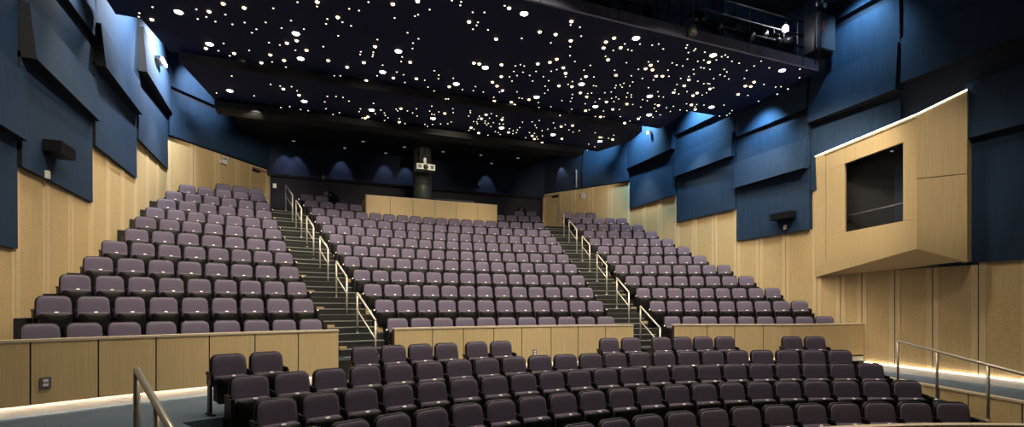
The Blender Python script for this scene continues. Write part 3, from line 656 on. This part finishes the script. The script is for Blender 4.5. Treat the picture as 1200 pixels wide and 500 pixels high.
m = MB(); m.box((.4,27.39,C(4.86)),(2.2,27.6,C(4.89)), M['grey']); m.build('top_edge', o, world=True)
o = thing('column', 'round dark grey column rising behind the control booth', 'column', (0,28.4,tz(11)))
m = MB(); m.lathe((0,28.4,tz(11)), [(.42,0),(.42,ZB-tz(11))], M['column'], 32); m.build('shaft', o, world=True)
for zz in (4.6,):
    m = MB(); m.lathe((0,28.4,C(zz)), [(.44,0),(.44,.05)], M['column'], 32); m.build('collar', o, world=True)
m = MB(); m.box((-.06,27.9,C(5.62)),(.16,27.99,C(5.72)), M['darkmetal']); m.build('junction_box', o, world=True)
o = thing('projector', 'white projector with a dark lens hanging in front of the dark column', 'projector', (-.12,27.3,C(6.05)))
m = MB(); m.box((-.52,27.1,C(6.05)),(.30,27.6,C(6.30)), M['white']); m.build('body', o, world=True)
m = MB(); m.lathe((-.11,27.1,C(6.18)), [(.11,0),(.10,.06),(.06,.07)], M['darkmetal'], 16, axis=(0,-1,0)); m.build('lens', o, world=True)
for xx in (-.44,.10):
    m = MB(); m.box((xx,27.09,C(6.1)),(xx+.14,27.105,C(6.25)), M['grey']); m.build('vent', o, world=True)
m = MB(); m.tube([(-.11,27.35,C(6.30)),(-.11,27.35,ZB)], .03, M['darkmetal']); m.build('mount_pole', o, world=True)
m = MB(); m.box((-.16,27.3,C(6.32)),(-.06,27.4,C(6.62)), M['white']); m.build('mount_bracket', o, world=True)
def moving_light(x, y, z, label):
    o = thing('followspot', label, 'stage light', (x,y,z))
    m = MB(); m.lathe((x,y,z+.95), [(.12,-.42),(.22,-.36),(.24,.0),(.18,.3),(.08,.34)], M['darkmetal'], 16, axis=(-.5,-.85,.15)); m.build('lamp_body', o, world=True)
    m = MB()
    for k in range(3):
        a = 2*pi*k/3; m.tube([(x,y,z+.55),(x+.32*cos(a),y+.32*sin(a),z)], .018, M['darkmetal'])
    m.tube([(x,y,z+.5),(x,y,z+.72)], .03, M['darkmetal']); m.build('stand', o, world=True)
    m = MB(); m.tube([(x-.24,y,z+.95),(x-.24,y,z+.72),(x+.24,y,z+.72),(x+.24,y,z+.95)], .018, M['darkmetal']); m.build('yoke', o, world=True)
    m = MB(); m.lathe((x-.21,y-.34,z+1.02), [(.10,0),(.10,.01)], M['grey'], 12, axis=(-.5,-.85,.15)); m.build('lens', o, world=True)
moving_light(-4.0, 28.1, tz(11), 'dark followspot on a stand behind the last seats left of the booth')
moving_light(4.9, 28.1, tz(11), 'dark followspot on a stand behind the last seats right of the booth')
for x, z, nm in ((-4.26,5.67,'left'),(3.21,6.34,'right')):
    m = MB(); m.box((-.06,-.06,-.11),(.06,.0,.11), M['grey'])
    ob = m.build('speaker_box', label='tiny grey box on the dark back wall, %s of the column'%nm, category='wall box'); ob.location = (x,29.85,C(z+.3) if nm == 'left' else C(z))
m = MB(); m.box((-.07,-.03,-.1),(.07,0,.1), M['plate']); ob = m.build('wall_sign', label='small pale sign on the dark back wall beside the left rear door', category='sign'); ob.location = (-6.3,30.1,C(5.45))
for s, (q, z), nm in ((-1,(2.38,6.02),'left'),(1,(2.5,5.9),'right')):
    A, d, n, L, bx = DIAG[s]
    o = thing('emergency_light', 'small twin-head emergency light on the rear %s corner wood wall'%nm, 'emergency light', (*(A+d*q+n*.05).xy, C(z)-.25))
    m = MB(); bx(q-.14, q+.14, C(z)-.3, C(z)-.12, .12, M['white'], m, -.02); m.build('housing', o, world=True)
    for e in (-.09,.09):
        pt = A+d*(q+e)+n*.14; m = MB(); m.lathe((pt.x,pt.y,C(z)-.07), [(.05,0),(.06,.06)], M['white'], 12, axis=tuple(n)); m.build('lamp_head', o, world=True)
for s, y0, y1, z, zz, nm in ((-1,17.5,16.85,3.0,2.5,'left'),(1,17.35,16.6,2.95,2.62,'right')):
    X = s*9.5
    o = thing('wall_fixture', 'black rectangular light bar on the dark blue panel of the %s wall'%nm, 'wall fixture', (X,(y0+y1)/2,C(z)))
    m = MB(); a, b = sorted((X, X-s*.28)); m.box((a,y1,C(z)-.09),(b,y0,C(z)+.12), M['darkmetal']); m.build('housing', o, world=True)
    m = MB(); a, b = sorted((X+s*.02, X-s*.02)); m.box((a,y1+.2,C(z)-.15),(b,y0-.2,C(z)-.09), M['darkmetal']); m.build('bracket', o, world=True)
    m = MB(); a, b = sorted((X, X-s*.05)); m.box((a,16.93,C(zz)-.08),(b,17.03,C(zz)+.06), M['white'])
    m.build('wall_sensor', label='tiny white sensor below the black light bar on the %s wall'%nm, category='sensor')
for s, y, z, nm in ((-1,24.3,7.9,'left'),(1,23.87,7.84,'right')):
    o = thing('wall_light', 'small bright light fixture on the farthest jutting panel of the %s wall'%nm, 'wall light', (s*9.3,y,C(z)))
    ww = .32 if s < 0 else .07
    m = MB(); a, b = sorted((s*9.50, s*9.24)); m.box((a,y-ww,C(z)-.02),(b,y+ww,C(z)+.05), M['white']); m.build('housing', o, world=True)
    m = MB(); a, b = sorted((s*9.26, s*9.20)); m.box((a,y-ww*.9,C(z)-.05),(b,y+ww*.9,C(z)+.04), M['whiteled']); m.build('lens', o, world=True)

# ------------------------------------------------------------------ projection booth on the right wall
o = thing('projection_booth', 'faceted blond wood booth with a dark window jutting from the right wall', 'booth', (9.3,13.5,C(1)))
zt, zb = C(4.62), C(1.41)
A0, A1 = Vector((9.58,16.08)), Vector((8.64,12.63))
Bt, Bb = Vector((9.2,11.9)), Vector((9.2,11.9))
def pt3(p, z): return (p[0],p[1],z)
def fa(q, z): p = A0.lerp(A1, q); return (p.x,p.y,z)
def quadbox(mb, q, mat, th=.06, back=(1,.27)):
    """thicken a quad towards the wall"""
    bv = Vector((back[0],back[1],0)).normalized()*th
    mb.hexa([q[0],q[1],tuple(Vector(q[1])+bv),tuple(Vector(q[0])+bv),q[3],q[2],tuple(Vector(q[2])+bv),tuple(Vector(q[3])+bv)], mat)
qi, qa, qb = .155, .365, .895      # splay corner, window edges along the face
zw0, zw1 = C(2.14), C(4.09)
m = MB(); m.hexa([(9.60,16.1,C(.93)),fa(qi,zb),tuple(Vector(fa(qi,zb))+Vector((.1,.1,0))),(9.64,16.1,C(.93)),(9.58,16.1,zt),fa(qi,zt),tuple(Vector(fa(qi,zt))+Vector((.1,.1,0))),(9.64,16.1,zt)], M['wood']); m.build('splayed_panel', o, world=True)
g = .003
for (a, b, c, d_, nm) in ((qi+g,1,zb,zw0,'sill_panel'),(qi+g,1,zw1,zt,'header_panel'),(qi+g,qa,zw0+.005,zw1-.005,'side_panel'),(qb,1,zw0+.005,zw1-.005,'side_panel')):
    m = MB(); quadbox(m, [fa(a,c),fa(b,c),fa(b,d_),fa(a,d_)], M['wood'], .10); m.build(nm, o, world=True)
zs = C(3.08)
m = MB(); m.hexa([pt3(A1,zb),pt3(Bb,C(1.05)),(9.3,12.0,C(1.05)),(8.76,12.7,zb),pt3(A1,zs),pt3(Bt,zs),(9.3,12.0,zs),(8.76,12.7,zs)], M['wood']); m.build('near_panel', o, world=True)
m = MB(); m.hexa([pt3(A1,zs+.02),pt3(Bt,zs+.02),(9.3,12.0,zs+.02),(8.76,12.7,zs+.02),pt3(A1,zt),pt3(Bt,C(5.01)),(9.3,12.0,C(5.01)),(8.76,12.7,zt)], M['wood']); m.build('near_panel', o, world=True)
m = MB(); m.hexa([(9.2,11.9,C(1.05)),(9.62,12.0,C(1.08)),(9.62,12.1,C(1.08)),(9.24,12.04,C(1.05)),(9.2,11.9,C(5.01)),(9.62,12.0,C(5.12)),(9.62,12.1,C(5.12)),(9.24,12.04,C(5.01))], M['wood']); m.build('end_panel', o, world=True)
m = MB(); u0 = fa(qi,zb); m.add([(9.6,16.08,C(.92)),u0,pt3(A1,zb),(9.2,11.9,C(1.05)),(9.6,12.0,C(1.07)),
   (9.6,16.08,C(1.0)),(u0[0]+.05,u0[1],zb+.06),(A1.x+.06,A1.y,zb+.06),(9.25,12.0,C(1.15)),(9.6,12.05,C(1.17))],
   [(0,1,2),(0,2,4),(2,3,4),(5,7,6),(5,9,7),(7,9,8),(0,5,6,1),(1,6,7,2),(2,7,8,3),(3,8,9,4),(4,9,5,0)], M['wood']); m.build('underside', o, world=True)
m = MB(); m.add([(9.6,16.05,zt-.05),fa(0,zt-.05),pt3(A1,zt-.05),(9.2,11.95,C(4.9)),(9.6,12.02,C(4.9)),(9.6,16.05,zt-.09),fa(0,zt-.09),pt3(A1,zt-.09),(9.2,11.95,C(4.86)),(9.6,12.02,C(4.86))],
   [(0,1,2),(0,2,3,4),(5,7,6),(5,9,8,7),(0,5,6,1),(1,6,7,2),(2,7,8,3),(3,8,9,4),(4,9,5,0)], M['seam']); m.build('lid', o, world=True)
m = MB()
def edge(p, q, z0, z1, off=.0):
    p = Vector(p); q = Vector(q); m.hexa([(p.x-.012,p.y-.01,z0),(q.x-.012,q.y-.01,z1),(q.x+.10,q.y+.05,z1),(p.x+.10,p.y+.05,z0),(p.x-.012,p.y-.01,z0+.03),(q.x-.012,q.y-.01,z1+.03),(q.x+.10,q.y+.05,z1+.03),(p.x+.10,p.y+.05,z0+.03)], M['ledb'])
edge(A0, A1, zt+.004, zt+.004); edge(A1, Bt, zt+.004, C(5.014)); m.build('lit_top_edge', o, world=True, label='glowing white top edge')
m = MB(); m.add([fa(qa,zw0),fa(qb,zw0),fa(qb,zw1),fa(qa,zw1)], [(0,1,2,3)], M['glass']); m.v = [(x+.09,y+.03,z) for x,y,z in m.v]; gl = m.build('window_pane', o, world=True)
m = MB(); m.tube([tuple(Vector(fa(qa,C(2.62)))+Vector((.2,.05,0))), tuple(Vector(fa(qb,C(2.62)))+Vector((.2,.05,0)))], .02, M['grey']); m.build('inner_rail', o, world=True)
m = MB(); m.box((9.50,12.2,C(1.6)),(9.58,15.1,C(4.5)), M['black']); m.build('interior', o, world=True)
m = MB(); m.box((9.42,13.0,C(2.2)),(9.49,13.6,C(3.7)), M['navyback']); m.build('inner_curtain', o, world=True)
m = MB(); p = A0.lerp(A1,.75); m.lathe((p.x+.25,p.y,C(4.06)), [(.035,-.02),(.035,0)], M['dim'], 10); m.build('inner_light', o, world=True)

# ------------------------------------------------------------------ catwalk over the front edge with rigging
o = thing('catwalk', 'dark lighting catwalk with rails hung above the front edge of the star ceiling', 'catwalk', (0,16.2,C(7.3)))
m = MB(); m.box((-1,15.75,C(7.30)),(9.0,16.7,C(7.36)), M['darkmetal']); m.build('deck', o, world=True)
for k in range(22):
    x = -.6+k*.45+random.uniform(-.08,.08); m = MB(); m.tube([(x,15.72,C(7.30)),(x,15.72,C(9.5) if k%3 == 0 else C(8.45))], .016, M['darkmetal'] if k%4 else M['grey'], 6); m.build('post', o, world=True)
for z, y in ((8.45,15.72),(8.05,15.72),(7.7,15.72),(9.0,15.9),(8.75,16.7)):
    m = MB(); m.tube([(-1,y,C(z)),(9.0,y,C(z))], .022, M['darkmetal'], 6); m.build('rail', o, world=True)
sp = thing('spotlight', 'x', 'stage light')
m = MB(); m.lathe((0,0,0), [(.06,-.28),(.10,-.22),(.10,.05),(.12,.1),(.12,.2)], M['darkmetal'], 12, axis=(0,-.8,-.6)); m.build('lamp_body', sp)
m = MB(); m.tube([(-.13,0,0),(-.13,0,.22),(.13,0,.22),(.13,0,0)], .012, M['darkmetal'], 6); m.build('yoke', sp)
m = MB(); m.tube([(0,0,.22),(0,0,.34)], .02, M['grey'], 6); m.build('clamp', sp)
kid = list(sp.children)
xs = [1.0,1.9,2.6,3.3,4.9,5.4,6.1,6.6,7.1,7.75,8.2]
for j, x in enumerate(xs):
    r = sp.copy(); COL.objects.link(r); r.location = (x, 15.9, C(7.75 if j%2 else 7.9)); r.rotation_euler = (0,0,random.uniform(-.7,.7)); r.scale = (1.3,1.3,1.3)
    r['label'] = 'dark theatrical spotlight on the catwalk, %s from the left'%ORD[j+1]; r['category'] = 'stage light'; r['group'] = 'spotlights on the catwalk'
    for c in kid: d = c.copy(); COL.objects.link(d); d.parent = r
for c in kid: bpy.data.objects.remove(c)
bpy.data.objects.remove(sp)
for j in range(7):
    x = 3.2+.55*j; m = MB(); m.tube([(0,0,.9),(.02,0,.4),(-.02,.03,0)], .012, M['grey'] if j%2 else M['darkmetal'], 6)
    ob = m.build('hanging_cable', label='short cable hanging at the catwalk, %s from the left'%ORD[j+1], category='cable', group='cables at the catwalk'); ob.location = (x,15.82,C(7.4))
o = thing('work_light', 'bare bright work light glaring at the right end of the catwalk', 'work light', (7.85,15.6,C(8.1)))
m = MB(); m.lathe((7.85,15.6,C(8.03)), [(.02,-.09),(.07,-.06),(.085,0),(.07,.06),(.03,.10)], M['bulb'], 16); m.build('bulb', o, world=True)
m = MB(); m.lathe((7.85,15.6,C(8.03)), [(.035,.10),(.035,.2)], M['darkmetal'], 10); m.tube([(7.85,15.6,C(8.2)),(7.85,15.6,C(8.45))], .012, M['darkmetal'], 6); m.build('socket', o, world=True)
o = thing('equipment_cabinet', 'grey metal cabinet with red labels at the catwalk end by the right wall', 'cabinet', (9.1,15.4,C(7.4)))
m = MB(); m.box((8.62,15.15,C(7.45)),(9.30,15.25,C(8.45)), M['cab']); m.build('door_panel', o, world=True)
m = MB(); m.box((8.58,15.26,C(7.4)),(9.34,15.6,C(8.5)), M['darkmetal']); m.build('housing', o, world=True)
for a, b in ((8.66,8.72),(8.76,8.82)):
    m = MB(); m.box((a,15.13,C(7.95)),(b,15.148,C(8.25)), M['red']); m.build('red_label', o, world=True, label='orange-red label')
for j, (x, z) in enumerate(((8.55,7.0),(8.45,7.0),(8.35,7.0))):
    m = MB(); m.tube([(x,15.05,C(6.85)),(x,15.05,C(9.4))], .015, M['darkmetal'], 6); m.build('conduit_and_lit_edge', o, world=True)
for j, (x, z) in enumerate(((8.75,8.72),(8.95,8.85),(9.08,8.75),(8.82,8.95))):
    m = MB(); m.lathe((0,0,0), [(.03,0),(.05,.05),(.04,.12)], M['white'], 10)
    ob = m.build('insulator', label='small white lamp above the grey cabinet, %s from the left'%ORD[[1,3,4,2][j]], category='lamp', group='small lamps above the cabinet'); ob.location = (x,15.3,C(z))
o = thing('hanging_microphone', 'dark bell-shaped microphone hanging on a cable before the ceiling edge', 'microphone', (4.16,15.2,C(6.95)))
m = MB(); m.lathe((4.16,15.2,C(6.93)), [(.085,0),(.10,.03),(.085,.16),(.055,.26),(.02,.32)], M['mic'], 16); m.build('body', o, world=True)
m = MB(); m.tube([(4.16,15.2,C(7.25)),(4.16,15.2,C(9.5))], .012, M['grey'], 6); m.build('cable', o, world=True)
m = MB(); m.lathe((4.24,15.18,C(7.30)), [(.02,0),(.035,.03),(.02,.07)], M['plate'], 10); m.build('clip', o, world=True)
w = MB(); w.box((6.9,17.0,C(7.25)),(9.2,17.05,C(9.4)), M['navy']); w.build('backdrop_panel', label='blue panel behind the bright work light on the catwalk', category='panel')

# ------------------------------------------------------------------ lights
def spot(loc, tgt, power, col, ang=100, blend=.7, r=.08):
    l = bpy.data.lights.new('spot','SPOT'); l.energy = power; l.color = col; l.spot_size = radians(ang); l.spot_blend = blend; l.shadow_soft_size = r
    o = bpy.data.objects.new('spot_light', l); COL.objects.link(o); o.location = loc
    o.rotation_euler = (Vector(tgt)-Vector(loc)).to_track_quat('-Z','Y').to_euler()
WARM = (1,.87,.68); COOL = (.38,.74,1)
K = 1.0
for a in DOWN:
    spot((a[0],a[1],zof(a[2])-.05), (a[0],a[1],0), 330*K, WARM, 112, .6, .12)
# unseen lamps added over the stage side to brighten walls, parapets and seats
for x, tx, tyy, p in ((-5.2,-7.6,19.2,1350),(-3.5,-3.8,19.5,1200),(0,0,20,1200),(3.5,3.8,19.5,1200),(7,8.5,18.5,1500)):
    spot((x,12.6,C(7.4)), (tx,tyy,1.5), p*K, WARM, 78, .55, .25)
for x in (-4.5,-1,2.5,5.5):  # added fill from the front for the lower seats
    spot((x,9.0,C(7.0)), (x,13,0), 330*K, WARM, 120, .8, .25)
for x in (-6,-2,2,6):  # added overhead fill for the tops of the front seats
    spot((x,14.3,C(8.0)), (x,13.2,0), 620*K, WARM, 95, .8, .2)
# wall washers above the blue panels
for (y, z, p) in ((24.2,8.9,2400),(20.6,8.3,2200),(17.6,6.75,800),(14.3,8.7,700)):
    spot((8.6,y,C(z)), (9.6,y+.2,C(z-1.3)), p*K*.6, COOL, 100, .9, .1)
for (y, z, p) in ((24.4,9.0,5200),(21.2,9.0,4600),(17.8,8.8,2800),(14.5,7.5,400)):
    spot((-8.2,y,C(z)), (-9.6,y+.1,C(z-1.2)), p*K*.6, (.86,.93,1), 110, 1, .1)
for (x, y, z, p) in ((-8.95,17.9,6.85,120),(-8.7,14.6,7.2,150)):
    spot((x,y,C(z)), (-9.6,y,C(z-1.6)), p, (1,.94,.84), 120, 1, .2)
for s_ in (-1,1):  # added warm spots to brighten the outer seats and side wood
    for y, z, p in ((17.4,6.9,330),(20.6,7.2,420),(24.2,7.4,520)):
        spot((s_*8.55,y,C(z)), (s_*8.9,y+.6,2), p, WARM, 70, .7, .12)
spot((7.5,19.9,C(6.7)), (6.3,21.07,C(6.8)), 14, (.9,.95,1), 70, 1, .05)  # this and the next two are added, imitating spill on the fascia ends
spot((-9.0,19.9,C(6.7)), (-8.0,21.07,C(6.8)), 10, (.9,.95,1), 70, 1, .05)
spot((6.6,22.4,C(6.4)), (5.2,23.5,C(6.5)), 12, (.9,.95,1), 70, 1, .05)
spot((1.5,8.5,C(6.0)), (8.9,12.4,C(3.2)), 700, WARM, 26, .8, .2)  # added to lighten the near panel of the projection booth
spot((6.2,23.2,C(6.3)), (8.0,28.6,C(4.8)), 380, WARM, 66, .6)  # added with its left twin to brighten the rear wood walls
spot((-6.4,23.2,C(6.3)), (-8.0,28.8,C(4.8)), 420, WARM, 66, .6)
spot((0,21.0,C(6.6)), (0,26.3,C(4.1)), 420, WARM, 62, .6)  # added to lift the control booth front
spot((-3,16.5,C(6.8)), (-3.6,26.5,C(4)), 700, WARM, 36, .8)
spot((3,16.5,C(6.8)), (3.6,26.5,C(4)), 700, WARM, 36, .8)
spot((8.0,25.3,C(9.0)), (8.9,27.2,C(7.9)), 900, COOL, 60, .9)
spot((-8.0,25.6,C(9.0)), (-9.0,27.4,C(7.9)), 900, (.8,.9,1), 60, .9)
for x in (-5.9,-5.4,-3.48,-1.5,-.5,3.62):
    spot((x,29.35,C(7.2)), (x,29.87,C(6.1)), 34, (.62,.76,1), 55, .6, .03)
spot((7.3,28.9,C(7.6)), (7.75,29.0,C(6.4)), 26, (.62,.76,1), 60, .6, .03)
spot((.3,25.2,C(7.0)), (0,28.2,C(6.1)), 110, WARM, 60, .8)  # added to light the projector front and the column
l = bpy.data.lights.new('work','POINT'); l.energy = 10; l.color = (.75,.85,1); l.shadow_soft_size = .1
ob = bpy.data.objects.new('work_light_lamp', l); COL.objects.link(ob); ob.location = (7.85,15.45,C(8.0))
wd = bpy.data.worlds.new('world'); sc.world = wd; wd.use_nodes = True
wd.node_tree.nodes['Background'].inputs[0].default_value = (.5,.6,1,1); wd.node_tree.nodes['Background'].inputs[1].default_value = .004

# ------------------------------------------------------------------ camera
cd_ = bpy.data.cameras.new('camera'); cam = bpy.data.objects.new('camera', cd_); COL.objects.link(cam)
cd_.sensor_width = 36; cd_.lens = 36*600.15/1200; cd_.shift_y = (360.08-250)/1200; cd_.clip_end = 200
cam.location = (CAMXY[0],CAMXY[1],ZC); cam.rotation_euler = (pi/2,0,-.381)
sc.camera = cam
vs = sc.view_settings; vs.view_transform = 'Standard'; vs.look = 'None'; vs.gamma = 1; vs.use_curve_mapping = False; vs.exposure = 0
sc.cycles.max_bounces = 6; sc.cycles.diffuse_bounces = 3; sc.cycles.use_light_tree = True
